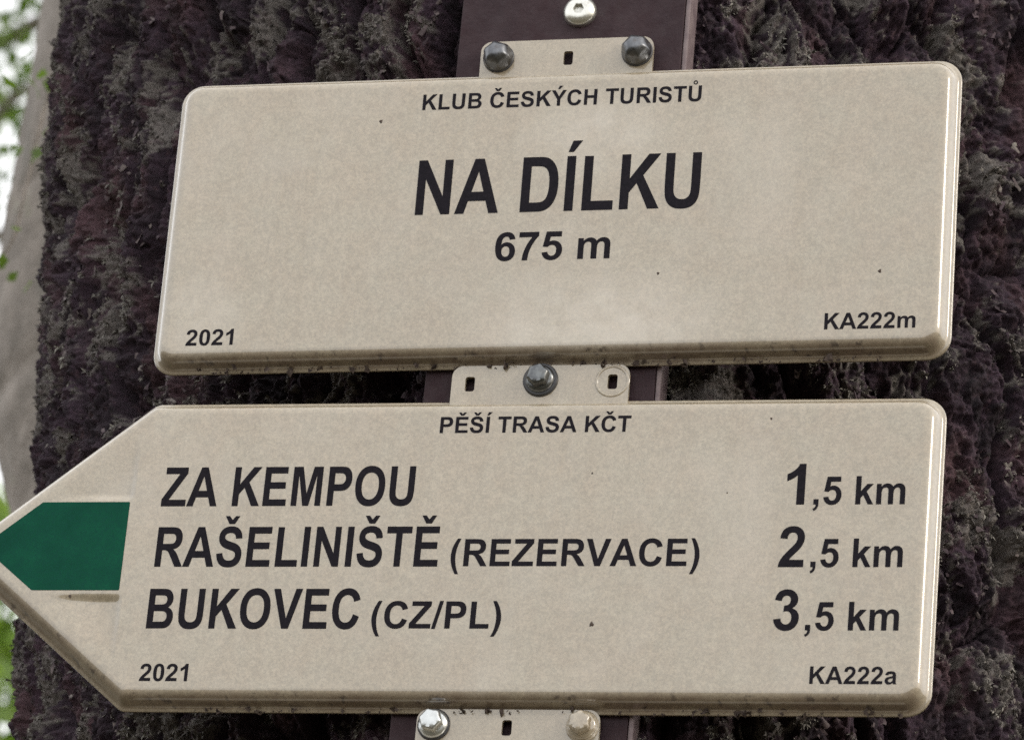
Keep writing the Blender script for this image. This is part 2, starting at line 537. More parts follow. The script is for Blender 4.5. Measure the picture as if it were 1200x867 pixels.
# ------------------------------------------------------------------ the tree behind, out of focus
BY = 1.20
edge_pts = [(-0.30, -0.1), (-0.38, 1.0), (-0.50, 2.2), (-0.585, 2.60), (-0.625, 2.735), (-0.656, 2.816), (-0.685, 2.879), (-0.700, 2.922), (-0.714, 2.965), (-0.723, 3.009),
            (-0.728, 3.038), (-0.731, 3.083), (-0.733, 3.143), (-0.729, 3.219), (-0.726, 3.296), (-0.727, 3.374), (-0.76, 3.6), (-0.80, 4.2), (-0.84, 6.0), (-0.86, 9.0)]
ez = np.array([q[1] for q in edge_pts]); ex = np.array([q[0] for q in edge_pts])
zs = np.concatenate([np.linspace(-0.1, 2.4, 40), np.linspace(2.42, 3.7, 140), np.linspace(3.75, 9, 60)])
ta = np.linspace(0, 2 * np.pi, 97)[:-1]
TA, ZB = np.meshgrid(ta, zs)
rad = 0.15 - 0.006 * ZB
rr = rad + 0.0018 * fbm(TA * 6, ZB * 22, 4, 81) * np.sin(TA / 2) ** 2
crack = np.exp(-((ZB - 3.005 - 0.01 * np.sin(TA * 3)) / 0.006) ** 2) + np.exp(-((ZB - 3.15 - 0.10 * (np.cos(TA) + 0.8)) / 0.006) ** 2)
rr -= 0.006 * np.clip(crack, 0, 1)
cxb = np.interp(ZB, ez, ex) + rad
BV = np.stack([cxb + rr * np.cos(TA), BY + rr * np.sin(TA), ZB], -1)
nzb, ntb = TA.shape
ib = np.arange(nzb * ntb).reshape(nzb, ntb)
nb_ = np.roll(ib, -1, 1)
BF = np.stack([ib[:-1], nb_[:-1], nb_[1:], ib[1:]], -1).reshape(-1, 4)
btree = empty('background_tree', (float(ex[0]) + 0.15, BY, 0))
boff = np.array([ex[0] + 0.15, BY, 0])
mesh_obj('trunk', BV.reshape(-1, 3) - boff, BF, M_BGBARK, btree, smooth=True)
tag(btree, 'pale grey smooth tree trunk out of focus behind the dark bark', 'tree')

def leaves(name, centres, size, mat, parent, loc):
    """small pointed leaves folded along the midrib"""
    k = len(centres)
    d = rng.normal(0, 1, (k, 3)); d[:, 2] -= 0.6
    d /= np.linalg.norm(d, axis=1, keepdims=True)
    s = np.cross(d, rng.normal(0, 1, (k, 3)))
    s /= np.linalg.norm(s, axis=1, keepdims=True)
    nn = np.cross(d, s)
    L = (size * rng.uniform(0.7, 1.25, k))[:, None]
    Wd = L * 0.36
    c = centres
    vs_ = [c, c + d * L * 0.4 + s * Wd + nn * L * 0.08, c + d * L, c + d * L * 0.4 - s * Wd + nn * L * 0.08, c + d * L * 0.45]
    V = np.stack(vs_, 1).reshape(-1, 3) - np.array(loc)
    i0 = (np.arange(k) * 5)[:, None]
    T = np.concatenate([i0 + np.array([[0, 1, 4]]), i0 + np.array([[1, 2, 4]]), i0 + np.array([[4, 2, 3]]), i0 + np.array([[0, 4, 3]])], 0)
    return mesh_obj(name, V, T, mat, parent)

def tube(name, pts, radii, mat, parent, loc, seg=10):
    V, Fc = [], []
    pts = [Vector(p_) for p_ in pts]
    for i, p_ in enumerate(pts):
        t = (pts[min(i + 1, len(pts) - 1)] - pts[max(i - 1, 0)]).normalized()
        a = t.orthogonal().normalized()
        b = t.cross(a)
        for s in range(seg):
            an = 2 * math.pi * s / seg
            V.append(p_ + (a * math.cos(an) + b * math.sin(an)) * radii[i] - Vector(loc))
    for i in range(len(pts) - 1):
        for s in range(seg):
            Fc.append((i * seg + s, i * seg + (s + 1) % seg, (i + 1) * seg + (s + 1) % seg, (i + 1) * seg + s))
    Fc.append(tuple(range(seg))[::-1])
    Fc.append(tuple((len(pts) - 1) * seg + s for s in range(seg)))
    return mesh_obj(name, V, Fc, mat, parent, smooth=True)

# leafy side shoot of the pale tree (a few leaves hang before its trunk)
loc = (float(ex[0]) + 0.15, BY, 0)
tube('twig', [(-0.62, 1.06, 3.35), (-0.64, 1.02, 3.25), (-0.645, 1.0, 3.17), (-0.65, 0.99, 3.06), (-0.665, 0.98, 3.0)], [0.003, 0.0025, 0.002, 0.0017, 0.001], M_BGBARK, btree, loc, 6)
cl = []
for (x, y, z), m_, sp in (((-0.648, 0.98, 3.180), 8, 0.010), ((-0.645, 1.0, 3.125), 7, 0.010), ((-0.664, 0.97, 3.056), 9, 0.011), ((-0.670, 1.0, 3.02), 9, 0.011)):
    cl.append(rng.normal(0, sp, (m_, 3)) + np.array([x, y, z]))
for c_ in np.concatenate(cl): leaves('leaf', c_[None], 0.014, M_LEAF, btree, loc)

# a broadleaf tree deeper in the wood
def broadleaf(name, label, base, height, crown_c, crown_r, nclump, per, size, mat, group):
    t = empty(name, base)
    b = Vector(base)
    cc = Vector(crown_c)
    tube('trunk', [b + Vector((0, 0, -0.2)), b + Vector((0.05, 0.05, height * 0.3)), b.lerp(Vector((cc.x, cc.y, height)), 0.55), Vector((cc.x, cc.y, height))], [0.16, 0.13, 0.09, 0.03], M_BGBARK, t, base, 14)
    cs = []
    for i in range(nclump):
        d = rng.normal(0, 1, 3); d /= np.linalg.norm(d)
        c = np.array(crown_c) + d * np.array(crown_r) * rng.uniform(0.15, 1) ** 0.5
        if i % 6 == 0:
            tube('branch', [Vector((cc.x, cc.y, max(height * 0.35, c[2] - 0.8))), Vector(((cc.x + c[0]) / 2, (cc.y + c[1]) / 2, c[2] - 0.25)), Vector(c)], [0.03, 0.018, 0.006], M_BGBARK, t, base, 6)
        cs.append(c + rng.normal(0, 1, (per, 3)) * np.array([0.20, 0.20, 0.13]))
    leaves('crown', np.concatenate(cs), size, mat, t, base)
    tag(t, label, 'tree', group)
broadleaf('broadleaf_tree', 'broadleaf tree with dark green leaves against the white sky behind the pale trunk', (-4.9, 9.6, 0), 9.5, (-4.15, 8.8, 7.75), (1.5, 1.2, 1.0), 130, 72, 0.055, M_LEAF, None)
broadleaf('leafy_shrub', 'fresh light green leafy sapling low behind the trunk and arrow tip', (-3.2, 6.6, 0), 5.0, (-2.75, 6.5, 4.55), (0.9, 0.7, 0.55), 60, 170, 0.05, M_LEAF2, None)

# ------------------------------------------------------------------ lettering: outlines in font units (2048 per em, capitals 1466 high)
# '|' separates contours, 'q' marks that the points from there alternate curve-control / end point, 'l' returns to straight lines
G = {
 'A': (1479, '1471 0 1149 0 1021 333 435 333 314 0 0 0 571 1466 884 1466 | 926 580 724 1124 526 580'),
 'B': (1479, '150 0 150 1466 736 1466 q 910 1466 995 1451 1081 1437 1148 1391 1216 1345 1261 1268 1306 1192 1306 1097 1306 994 1250 908 1195 822 1100 779 1234 740 1306 646 1378 552 1378 425 1378 325 1331 230 1285 136 1204 79 1124 23 1006 10 932 2 649 0 | 446 1222 446 883 640 883 q 813 883 855 888 931 897 974 940 1018 984 1018 1055 1018 1123 980 1165 943 1208 869 1217 825 1222 616 1222 | 446 639 446 247 720 247 q 880 247 923 256 989 268 1030 314 1072 361 1072 439 1072 505 1040 551 1008 597 947 618 887 639 685 639'),
 'C': (1479, '1087 539 1374 448 q 1308 208 1154 91 1001 -25 765 -25 473 -25 285 174 97 374 97 720 97 1086 286 1288 475 1491 783 1491 1052 1491 1220 1332 1320 1238 1370 1062 l 1077 992 q 1051 1106 968 1172 886 1238 768 1238 605 1238 503 1121 402 1004 402 742 402 464 502 346 602 228 762 228 880 228 965 303 1050 378 1087 539'),
 'D': (1479, '148 0 148 1466 689 1466 q 872 1466 968 1438 1097 1400 1189 1303 1281 1206 1329 1065 1377 925 1377 719 1377 538 1332 407 1277 247 1175 148 1098 73 967 31 869 0 705 0 | 444 1218 444 247 665 247 q 789 247 844 261 916 279 963 322 1011 365 1041 463 1071 562 1071 732 1071 902 1041 993 1011 1084 957 1135 903 1186 820 1204 758 1218 577 1218'),
 'E': (1366, '149 0 149 1466 1236 1466 1236 1218 445 1218 445 893 1181 893 1181 646 445 646 445 247 1264 247 1264 0'),
 'H': (1479, '150 0 150 1466 446 1466 446 889 1026 889 1026 1466 1322 1466 1322 0 1026 0 1026 641 446 641 446 0'),
 'I': (569, '140 0 140 1466 436 1466 436 0'),
 'K': (1479, '153 0 153 1466 449 1466 449 815 1047 1466 1445 1466 893 895 1475 0 1092 0 689 688 449 443 449 0'),
 'L': (1251, '157 0 157 1454 453 1454 453 247 1189 247 1189 0'),
 'M': (1706, '145 0 145 1466 588 1466 854 466 1117 1466 1561 1466 1561 0 1286 0 1286 1154 995 0 710 0 420 1154 420 0'),
 'N': (1479, '152 0 152 1466 440 1466 1040 487 1040 1466 1315 1466 1315 0 1018 0 427 956 427 0'),
 'O': (1593, '89 724 q 89 948 156 1100 206 1212 292 1301 379 1390 482 1433 619 1491 798 1491 1122 1491 1316 1290 1511 1089 1511 731 1511 376 1318 175 1125 -25 802 -25 475 -25 282 174 89 374 89 724 | 394 734 q 394 485 509 356 624 228 801 228 978 228 1091 355 1205 483 1205 738 1205 990 1094 1114 984 1238 801 1238 618 1238 506 1112 394 987 394 734'),
 'P': (1366, '149 0 149 1466 624 1466 q 894 1466 976 1444 1102 1411 1187 1300 1272 1190 1272 1015 1272 880 1223 788 1174 696 1098 643 1023 591 945 574 839 553 638 553 l 445 553 445 0 | 445 1218 445 802 607 802 q 782 802 841 825 900 848 933 897 967 946 967 1011 967 1091 920 1143 873 1195 801 1208 748 1218 588 1218'),
 'R': (1479, '150 0 150 1466 773 1466 q 1008 1466 1114 1426 1221 1387 1285 1286 1349 1185 1349 1055 1349 890 1252 782 1155 675 962 647 1058 591 1120 524 1183 457 1289 286 l 1468 0 1114 0 900 319 q 786 490 744 534 702 579 655 595 608 612 506 612 l 446 612 446 0 | 446 846 665 846 q 878 846 931 864 984 882 1014 926 1044 970 1044 1036 1044 1110 1004 1155 965 1201 893 1213 857 1218 677 1218 l 446 1218'),
 'S': (1366, '74 477 362 505 q 388 360 467 292 547 224 682 224 825 224 897 284 970 345 970 426 970 478 939 514 909 551 833 578 781 596 596 642 358 701 262 787 127 908 127 1082 127 1194 190 1291 254 1389 373 1440 493 1491 662 1491 938 1491 1077 1370 1217 1249 1224 1047 l 928 1034 q 909 1147 846 1196 784 1246 659 1246 530 1246 457 1193 410 1159 410 1102 410 1050 454 1013 510 966 726 915 942 864 1045 809 1149 755 1207 660 1266 566 1266 427 1266 301 1196 191 1126 81 998 27 870 -26 679 -26 401 -26 252 102 103 231 74 477'),
 'T': (1251, '479 0 479 1218 44 1218 44 1466 1209 1466 1209 1218 775 1218 775 0'),
 'U': (1479, '147 1466 443 1466 443 672 q 443 483 454 427 473 337 544 282 616 228 740 228 866 228 930 279 994 331 1007 406 1020 481 1020 655 l 1020 1466 1316 1466 1316 696 q 1316 432 1292 323 1268 214 1203 139 1139 64 1031 19 923 -25 749 -25 539 -25 430 23 322 72 259 149 196 227 176 312 147 438 147 684'),
 'V': (1366, '523 0 -1 1466 320 1466 691 381 1050 1466 1364 1466 839 0'),
 'Y': (1366, '533 0 533 617 -4 1466 343 1466 688 886 1026 1466 1367 1466 828 615 828 0'),
 'Z': (1251, '20 0 20 267 788 1218 107 1218 107 1466 1171 1466 1171 1236 370 247 1202 247 1202 0'),
 '/': (569, '0 -25 363 1491 573 1491 206 -25'),
 '(': (682, '603 -431 410 -431 q 257 -200 176 49 95 298 95 531 95 820 194 1078 280 1302 414 1491 l 606 1491 q 467 1184 414 968 362 753 362 512 362 346 393 172 424 -2 477 -158 512 -261 603 -431'),
 ')': (682, '79 -431 272 -431 q 425 -200 506 49 587 298 587 531 587 820 488 1078 402 1302 268 1491 l 76 1491 q 215 1184 268 968 320 753 320 512 320 346 289 172 258 -2 205 -158 170 -261 79 -431'),
 ',': (569, '137 281 418 281 418 80 q 418 -42 397 -112 376 -183 317 -239 259 -295 169 -327 l 114 -211 q 199 -183 235 -134 271 -85 273 0 l 137 0'),
 '0': (1139, '566 1472 q 779 1472 899 1320 1042 1140 1042 723 1042 307 898 125 779 -25 566 -25 352 -25 221 139 90 304 90 726 90 1140 234 1322 353 1472 566 1472 | 566 1239 q 515 1239 475 1206 435 1174 413 1090 384 981 384 723 384 465 410 368 436 272 475 240 515 208 566 208 617 208 657 240 697 273 719 357 748 465 748 723 748 981 722 1077 696 1174 656 1206 617 1239 566 1239'),
 '1': (1139, '806 0 525 0 525 1059 q 371 915 162 846 l 162 1101 q 272 1137 401 1237 530 1337 578 1472 l 806 1472'),
 '2': (1139, '1032 261 1032 0 47 0 q 63 148 143 280 223 413 459 632 649 809 692 872 750 959 750 1044 750 1138 699 1188 649 1239 560 1239 472 1239 420 1186 368 1133 360 1010 l 80 1038 q 105 1270 237 1371 369 1472 567 1472 784 1472 908 1355 1032 1238 1032 1064 1032 965 996 875 961 786 884 688 833 623 700 501 567 379 531 339 496 299 474 261'),
 '3': (1139, '77 389 349 422 q 362 318 419 263 476 208 557 208 644 208 703 274 763 340 763 452 763 558 706 620 649 682 567 682 513 682 438 661 l 469 890 q 583 887 643 939 703 992 703 1079 703 1153 659 1197 615 1241 542 1241 470 1241 419 1191 368 1141 357 1045 l 98 1089 q 125 1222 179 1301 234 1381 331 1426 429 1472 550 1472 757 1472 882 1340 985 1232 985 1096 985 903 774 788 900 761 975 667 1051 573 1051 440 1051 247 910 111 769 -25 559 -25 360 -25 229 89 98 204 77 389'),
 '5': (1139, '91 377 371 406 q 383 311 442 255 501 200 578 200 666 200 727 271 788 343 788 487 788 622 727 689 667 757 570 757 449 757 353 650 l 125 683 269 1446 1012 1446 1012 1183 482 1183 438 934 q 532 981 630 981 817 981 947 845 1077 709 1077 492 1077 311 972 169 829 -25 575 -25 372 -25 244 84 116 193 91 377'),
 '6': (1139, '1037 1107 765 1077 q 755 1161 713 1201 671 1241 604 1241 515 1241 453 1161 392 1081 379 828 484 952 640 952 816 952 941 818 1067 684 1067 472 1067 247 935 111 803 -25 596 -25 374 -25 231 147 88 320 88 713 88 1116 237 1294 386 1472 624 1472 791 1472 900 1378 1010 1285 1037 1107 | 403 493 q 403 356 466 281 529 207 610 207 688 207 740 268 792 329 792 468 792 611 736 677 680 744 596 744 515 744 459 680 403 617 403 493'),
 '7': (1139, '87 1185 87 1446 1047 1446 1047 1241 q 928 1124 805 905 682 686 617 439 553 193 554 0 l 283 0 q 290 303 408 618 526 933 723 1185'),
 'a': (1139, '357 738 102 784 q 145 938 250 1012 355 1086 562 1086 750 1086 842 1041 934 997 971 928 1009 860 1009 677 l 1006 349 q 1006 209 1019 142 1033 76 1070 0 l 792 0 781 28 q 765 83 758 108 l 754 116 q 682 46 600 11 518 -24 425 -24 261 -24 166 65 72 154 72 290 72 380 115 450 158 521 235 558 313 596 459 624 656 661 732 693 l 732 721 q 732 799 693 832 655 866 548 866 476 866 435 837 395 809 357 738 | 732 510 q 678 492 561 467 444 442 408 418 353 379 353 319 353 260 397 217 441 174 509 174 585 174 654 224 705 262 721 317 732 353 732 454'),
 'k': (1139, '137 0 137 1466 418 1466 418 688 747 1062 1093 1062 730 674 1119 0 816 0 549 477 418 340 418 0'),
 'm': (1821, '126 1062 385 1062 385 917 q 524 1086 716 1086 818 1086 893 1044 968 1002 1016 917 1086 1002 1167 1044 1248 1086 1340 1086 1457 1086 1538 1038 1619 991 1659 899 1688 831 1688 679 l 1688 0 1407 0 1407 607 q 1407 765 1378 811 1339 871 1258 871 1199 871 1147 835 1095 799 1072 729 1049 660 1049 510 l 1049 0 768 0 768 582 q 768 737 753 782 738 827 706 849 675 871 621 871 556 871 504 836 452 801 429 735 407 669 407 516 l 407 0 126 0'),
}
def contour(txt):
    pts, mode, ctrl = [], 'l', None
    toks = txt.split()
    i = 0
    while i < len(toks):
        if toks[i] in 'ql' and not toks[i].lstrip('-').isdigit():
            mode = toks[i]; ctrl = None; i += 1; continue
        p_ = (float(toks[i]), float(toks[i + 1])); i += 2
        if mode == 'l': pts.append(p_)
        elif ctrl is None: ctrl = p_
        else:
            a = pts[-1]
            for s in (0.25, 0.5, 0.75, 1.0):
                pts.append(tuple((1 - s) ** 2 * a[k_] + 2 * s * (1 - s) * ctrl[k_] + s * s * p_[k_] for k_ in (0, 1)))
            ctrl = None
    if len(pts) > 2 and math.dist(pts[0], pts[-1]) < 2: pts.pop()
    return pts
def shift(c, dx): return [(a + dx, b) for a, b in c]
CARON = [(-130, 1575), (-345, 1870), (-140, 1870), (0, 1725), (140, 1870), (345, 1870), (130, 1575)]
ACUTE = [(-130, 1575), (10, 1880), (335, 1880), (50, 1575)]
ring = lambda r: [(r * math.cos(a * math.pi / 10), 1765 + r * math.sin(a * math.pi / 10)) for a in range(20)]
COMP = {'Č': ('C', 'caron'), 'Š': ('S', 'caron'), 'Ě': ('E', 'caron'), 'Ý': ('Y', 'acute'), 'Í': ('I', 'acute'), 'Ů': ('U', 'ring')}
def glyph(ch):
    """advance, list of (outer, holes...)"""
    b, acc = COMP.get(ch, (ch, None))
    adv, txt = G[b]
    groups = [[contour(t) for t in txt.split('|')]]
    mid = {'C': 760, 'S': 670, 'E': 700, 'Y': 683, 'I': 288, 'U': 731}.get(b, adv / 2)
    if acc == 'caron': groups.append([shift(CARON, mid)])
    if acc == 'acute': groups.append([shift(ACUTE, mid)])
    if acc == 'ring': groups.append([shift(ring(200), mid), shift(ring(100), mid)])
    return adv, groups
def lettering(text, x, z, width, cap, y, parent, label, slope=0.0):
    """one printed line; (x, z) left end of the baseline, width of the ink, cap height; metres, in the sign's own plane"""
    pen, items = 0.0, []
    for ch in text:
        if ch == ' ': pen += 569; continue
        adv, groups = glyph(ch)
        for gset in groups: items.append([shift(c, pen) for c in gset])
        pen += adv
    x0 = min(p_[0] for s in items for c in s for p_ in c)
    x1 = max(p_[0] for s in items for c in s for p_ in c)
    sx, sz = width / (x1 - x0), cap / 1466
    V, Fc = [], []
    for s in items:
        poly = [[Vector(((a - x0) * sx, b * sz, 0)) for a, b in c] for c in s]
        base_i = len(V)
        for c in poly:
            for p_ in c: V.append((x + p_.x, y, z + p_.y + slope * p_.x))
        for t in tessellate_polygon(poly):
            a, b, c = (V[base_i + q_] for q_ in t)
            nn = (Vector(b) - Vector(a)).cross(Vector(c) - Vector(a))
            if nn.length < 1e-14: continue
            Fc.append(tuple(base_i + q_ for q_ in (t if nn.y < 0 else t[::-1])))
    o = mesh_obj('lettering', V, Fc, M_INK, parent)
    o['label'] = label
    return o

# ------------------------------------------------------------------ pressed sheet-metal sign panels
def offset_poly(poly, d):
    n_ = len(poly)
    out = []
    for i in range(n_):
        p0, p1, p2 = Vector(poly[i - 1]), Vector(poly[i]), Vector(poly[(i + 1) % n_])
        e1, e2 = (p1 - p0).normalized(), (p2 - p1).normalized()
        n1, n2 = Vector((-e1.y, e1.x)), Vector((-e2.y, e2.x))      # inward for counter-clockwise outlines
        b = n1 + n2
        out.append(p1 + b * (d / max(1e-6, b.dot(n1))) if True else p1)
    return out
def rounded(poly, radii, seg=10):
    n_ = len(poly)
    pts = []
    for i in range(n_):
        p0, p1, p2 = Vector(poly[i - 1]), Vector(poly[i]), Vector(poly[(i + 1) % n_])
        a, b = (p0 - p1).normalized(), (p2 - p1).normalized()
        half = a.angle(b) / 2
        r = radii[i]
        t = r / math.tan(half)
        c = p1 + (a + b).normalized() * (r / math.sin(half))
        s, e = p1 + a * t - c, p1 + b * t - c
        a0 = math.atan2(s.y, s.x)
        da = math.atan2(e.y, e.x) - a0
        while da > math.pi: da -= 2 * math.pi
        while da < -math.pi: da += 2 * math.pi
        for k_ in range(seg + 1):
            an = a0 + da * k_ / seg
            pts.append((c.x + r * math.cos(an), c.y + r * math.sin(an)))
    return pts
DEPTH = 0.0095
PROFILE = [(0.0, 0.0105), (0.0, 0.0094), (0.0003, 0.0090), (0.0010, 0.0088), (0.0016, 0.0085), (0.0022, 0.0078), (0.0027, 0.0066), (0.0032, 0.0051), (0.0037, 0.0037),
           (0.0043, 0.0025), (0.0051, 0.0015), (0.0061, 0.0007), (0.0073, 0.0003), (0.0084, 0.0001), (0.0093, 0.0), (0.0098, 0.0)]
def sign_panel(outline, radii, parent, recesses=(), mat=None):
    """outline counter-clockwise in (x, z); the face stands at y = -DEPTH, the lip at y = 0"""
    V, Fc, gr = [], [], []
    loops = []
    for u, dep in PROFILE:
        rr_ = [max(r - 0.55 * u, 0.0035) for r in radii]
        pts = rounded(offset_poly(outline, u), rr_)
        loops.append([len(V) + i for i in range(len(pts))])
        zmin = min(p_[1] for p_ in pts)
        for i, p_ in enumerate(pts):
            V.append((p_[0], -DEPTH + dep, p_[1]))
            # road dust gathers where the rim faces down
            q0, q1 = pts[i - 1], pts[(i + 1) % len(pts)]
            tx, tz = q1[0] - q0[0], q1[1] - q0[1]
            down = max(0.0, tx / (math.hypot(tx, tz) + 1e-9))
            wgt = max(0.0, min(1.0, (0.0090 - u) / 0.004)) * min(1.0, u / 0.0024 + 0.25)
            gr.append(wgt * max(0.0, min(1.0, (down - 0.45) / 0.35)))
    for a, b in zip(loops[:-1], loops[1:]):
        for i in range(len(a)):
            j = (i + 1) % len(a)
            Fc.append((a[i], a[j], b[j], b[i]))
    inner = [(V[i][0], V[i][2]) for i in loops[-1]]
    polys, index = [inner], [loops[-1]]
    sm = lambda t: (lambda q_: q_ * q_ * (3 - 2 * q_))(max(0.0, min(1.0, t)))
    for rec in recesses:                       # shallow pressed triangles: right-angle corner, end of level edge, end of upright edge
        A, B, Cc = (Vector(q_) for q_ in rec)
        nn_ = 48
        ids, ring_ = {}, []
        la, lb = (B - A).length, (Cc - A).length
        for i in range(nn_ + 1):
            for j in range(nn_ + 1 - i):
                p_ = A + (B - A) * (i / nn_) + (Cc - A) * (j / nn_)
                dl, du = j / nn_ * lb, i / nn_ * la
                dh = (1 - (i + j) / nn_) * la * lb / math.hypot(la, lb)
                dep = 0.0017 * sm(dl / 0.0046) * sm(du / 0.0036) * sm(dh / 0.019) ** 0.8
                ids[i, j] = len(V)
                V.append((p_.x, -DEPTH + dep, p_.y)); gr.append(0.0)
        for i in range(nn_):
            for j in range(nn_ - i):
                f1 = [(ids[i, j], ids[i + 1, j], ids[i, j + 1])]
                if i + j < nn_ - 1: f1.append((ids[i + 1, j], ids[i + 1, j + 1], ids[i, j + 1]))
                for t in f1:
                    a, b, c = (Vector(V[q_]) for q_ in t)
                    Fc.append(t if (b - a).cross(c - a).y < 0 else t[::-1])
        edge_ = [ids[i, 0] for i in range(nn_)] + [ids[nn_ - j, j] for j in range(nn_)] + [ids[0, j] for j in range(nn_, 0, -1)]
        polys.append([(V[i][0], V[i][2]) for i in edge_])
        index.append(edge_)
    flat = [i for s in index for i in s]
    for t in tessellate_polygon([[Vector((a, b, 0)) for a, b in s] for s in polys]):
        tri_ = tuple(flat[q_] for q_ in t)
        a, b, c = (Vector(V[i]) for i in tri_)
        nn = (b - a).cross(c - a)
        if nn.length < 1e-14: continue
        Fc.append(tri_ if nn.y < 0 else tri_[::-1])
    Fc.append(tuple(loops[0][::-1]))           # closed back
    o = mesh_obj('panel', V, Fc, mat or M_CREAM, parent, smooth=True, attrs={'grime': ('FLOAT', gr)})
    for p_ in o.data.polygons:
        if abs(p_.normal.y) > 0.99999: p_.use_smooth = False
    return o

def plate_with_holes(name, outline, holes, y0, y1, mat, parent):
    polys = [outline] + holes
    V, Fc = [], []
    n_ = sum(len(p_) for p_ in polys)
    for y in (y0, y1):
        for s in polys:
            for a, b in s: V.append((a, y, b))
    for t in tessellate_polygon([[Vector((a, b, 0)) for a, b in s] for s in polys]):
        a, b, c = (Vector(V[i]) for i in t)
        nn = (b - a).cross(c - a)
        if nn.length < 1e-15: continue
        t = tuple(t) if nn.y < 0 else tuple(t)[::-1]
        Fc.append(t)
        Fc.append(tuple(i + n_ for i in t[::-1]))
    o_ = 0
    for s in polys:
        for i in range(len(s)):
            j = (i + 1) % len(s)
            Fc.append((o_ + i, o_ + j, n_ + o_ + j, n_ + o_ + i))
        o_ += len(s)
    o = mesh_obj(name, V, Fc, mat, parent)
    bm = bmesh.new(); bm.from_mesh(o.data)
    bmesh.ops.recalc_face_normals(bm, faces=bm.faces)
    bm.to_mesh(o.data); bm.free()
    return o
def slot(cx_, cz_, w_=0.0048, h_=0.0078):
    return rounded([(cx_ - w_ / 2, cz_ - h_ / 2), (cx_ + w_ / 2, cz_ - h_ / 2), (cx_ + w_ / 2, cz_ + h_ / 2), (cx_ - w_ / 2, cz_ + h_ / 2)], [0.0012] * 4, 3)
def tab(x0, x1, z0, z1, holes, parent):
    out = rounded([(x0, z0), (x1, z0), (x1, z1), (x0, z1)], [0.001, 0.001, 0.0055, 0.0055], 8)
    o = plate_with_holes('mounting_tab', out, [slot(*h) for h in holes], -0.0025, -0.0002, M_CREAM, parent)
    return o

def lathe(name, prof, mat, parent, loc, seg=40, hexa=None):
    """prof: (radius, out) pairs from rim to centre; axis along -Y; hexa: indices whose ring is six-sided"""
    V, Fc = [], []
    for i, (r, o_) in enumerate(prof):
        for s in range(seg):
            an = 2 * math.pi * s / seg + 0.2
            rr_ = r
            if hexa and i in hexa:
                k_ = (an % (math.pi / 3)) - math.pi / 6
                rr_ = r * min(1.0, 0.885 / math.cos(k_))
            V.append((loc[0] + rr_ * math.cos(an), loc[1] - o_, loc[2] + rr_ * math.sin(an)))
    for i in range(len(prof) - 1):
        for s in range(seg):
            t = (s + 1) % seg
            Fc.append((i * seg + s, i * seg + t, (i + 1) * seg + t, (i + 1) * seg + s))
    Fc.append(tuple((len(prof) - 1) * seg + s for s in range(seg)))
    Fc.append(tuple(s for s in range(seg))[::-1])
    o = mesh_obj(name, V, Fc, mat, parent, smooth=True)
    o.data.set_sharp_from_angle(angle=math.radians(32))
    return o
def bolt(parent, x, z, y, head_mat, washer_mat, label, washer_r=0.0086, dome=False):
    """flanged hex-head bolt on a washer"""
    w_ = lathe('washer', [(washer_r, -0.001), (washer_r, 0.0006), (washer_r - 0.0006, 0.0015), (0.0060, 0.0019), (0.003, 0.0019)], washer_mat, None, (0, 0, 0))
    if dome: h = lathe('bolt', [(0.0076, 0.0012), (0.0077, 0.0024), (0.0075, 0.0042), (0.0070, 0.0060), (0.0062, 0.0076), (0.0050, 0.0089), (0.0036, 0.0097), (0.0020, 0.0102), (0.0008, 0.0103)], head_mat, parent, (0, 0, 0), 48, hexa={2, 3, 4, 5})
    else: h = lathe('bolt', [(0.0071, 0.0012), (0.0072, 0.0022), (0.0068, 0.0030), (0.0060, 0.0036), (0.0057, 0.0039), (0.0057, 0.0078), (0.0052, 0.0086), (0.0042, 0.0091), (0.0024, 0.0093), (0.001, 0.0093)],
              head_mat, parent, (0, 0, 0), 48, hexa={4, 5, 6})
    h.location = (x, y, z)
    h.rotation_euler = (0, random.uniform(0, 1), 0)
    w_.parent = h
    h['label'] = label
    return h

def debris(parent, x0, x1, z, n_, y=-0.0005):
    """bits of dirt and moss clinging under the lower lip"""
    V, Fc = [], []
    for i in range(n_):
        c = Vector((random.uniform(x0, x1), y - random.random() * 0.004, z + random.uniform(-0.0008, 0.0014)))
        r = 0.0004 + 0.0019 * random.random() ** 3
        b = len(V)
        for k_ in range(8):
            d = Vector((random.gauss(0, 1), random.gauss(0, 0.6), random.gauss(0, 1.1))).normalized()
            V.append(c + d * r * random.uniform(0.6, 1.5))
        for t in ((0, 1, 2), (0, 2, 3), (0, 3, 4), (1, 5, 2), (2, 6, 3), (3, 7, 4), (5, 6, 7), (1, 4, 5)): Fc.append(tuple(b + q_ for q_ in t))
    return tag(mesh_obj('dirt', V, Fc, M_GRIME, parent), kind='stuff')
def speck(parent, x, z, r=0.0009):
    V, Fc = [], []
    for ring_, (f, o_) in enumerate(((1.0, 0.0), (0.7, 0.5), (0.25, 0.7))):
        for s in range(8):
            an = s * math.pi / 4
            k_ = r * f * (1 + 0.3 * math.sin(3 * an + x * 900))
            V.append((x + k_ * math.cos(an), -DEPTH - o_ * r * 0.5 + 0.0001, z + 1.25 * k_ * math.sin(an)))
    for i in range(2):
        for s in range(8):
            Fc.append((i * 8 + s, i * 8 + (s + 1) % 8, (i + 1) * 8 + (s + 1) % 8, (i + 1) * 8 + s))
    Fc.append(tuple(16 + s for s in range(8)))
    return mesh_obj('speck', V, Fc, M_GRIME, parent, smooth=True)
INK_Y = -DEPTH - 0.00012

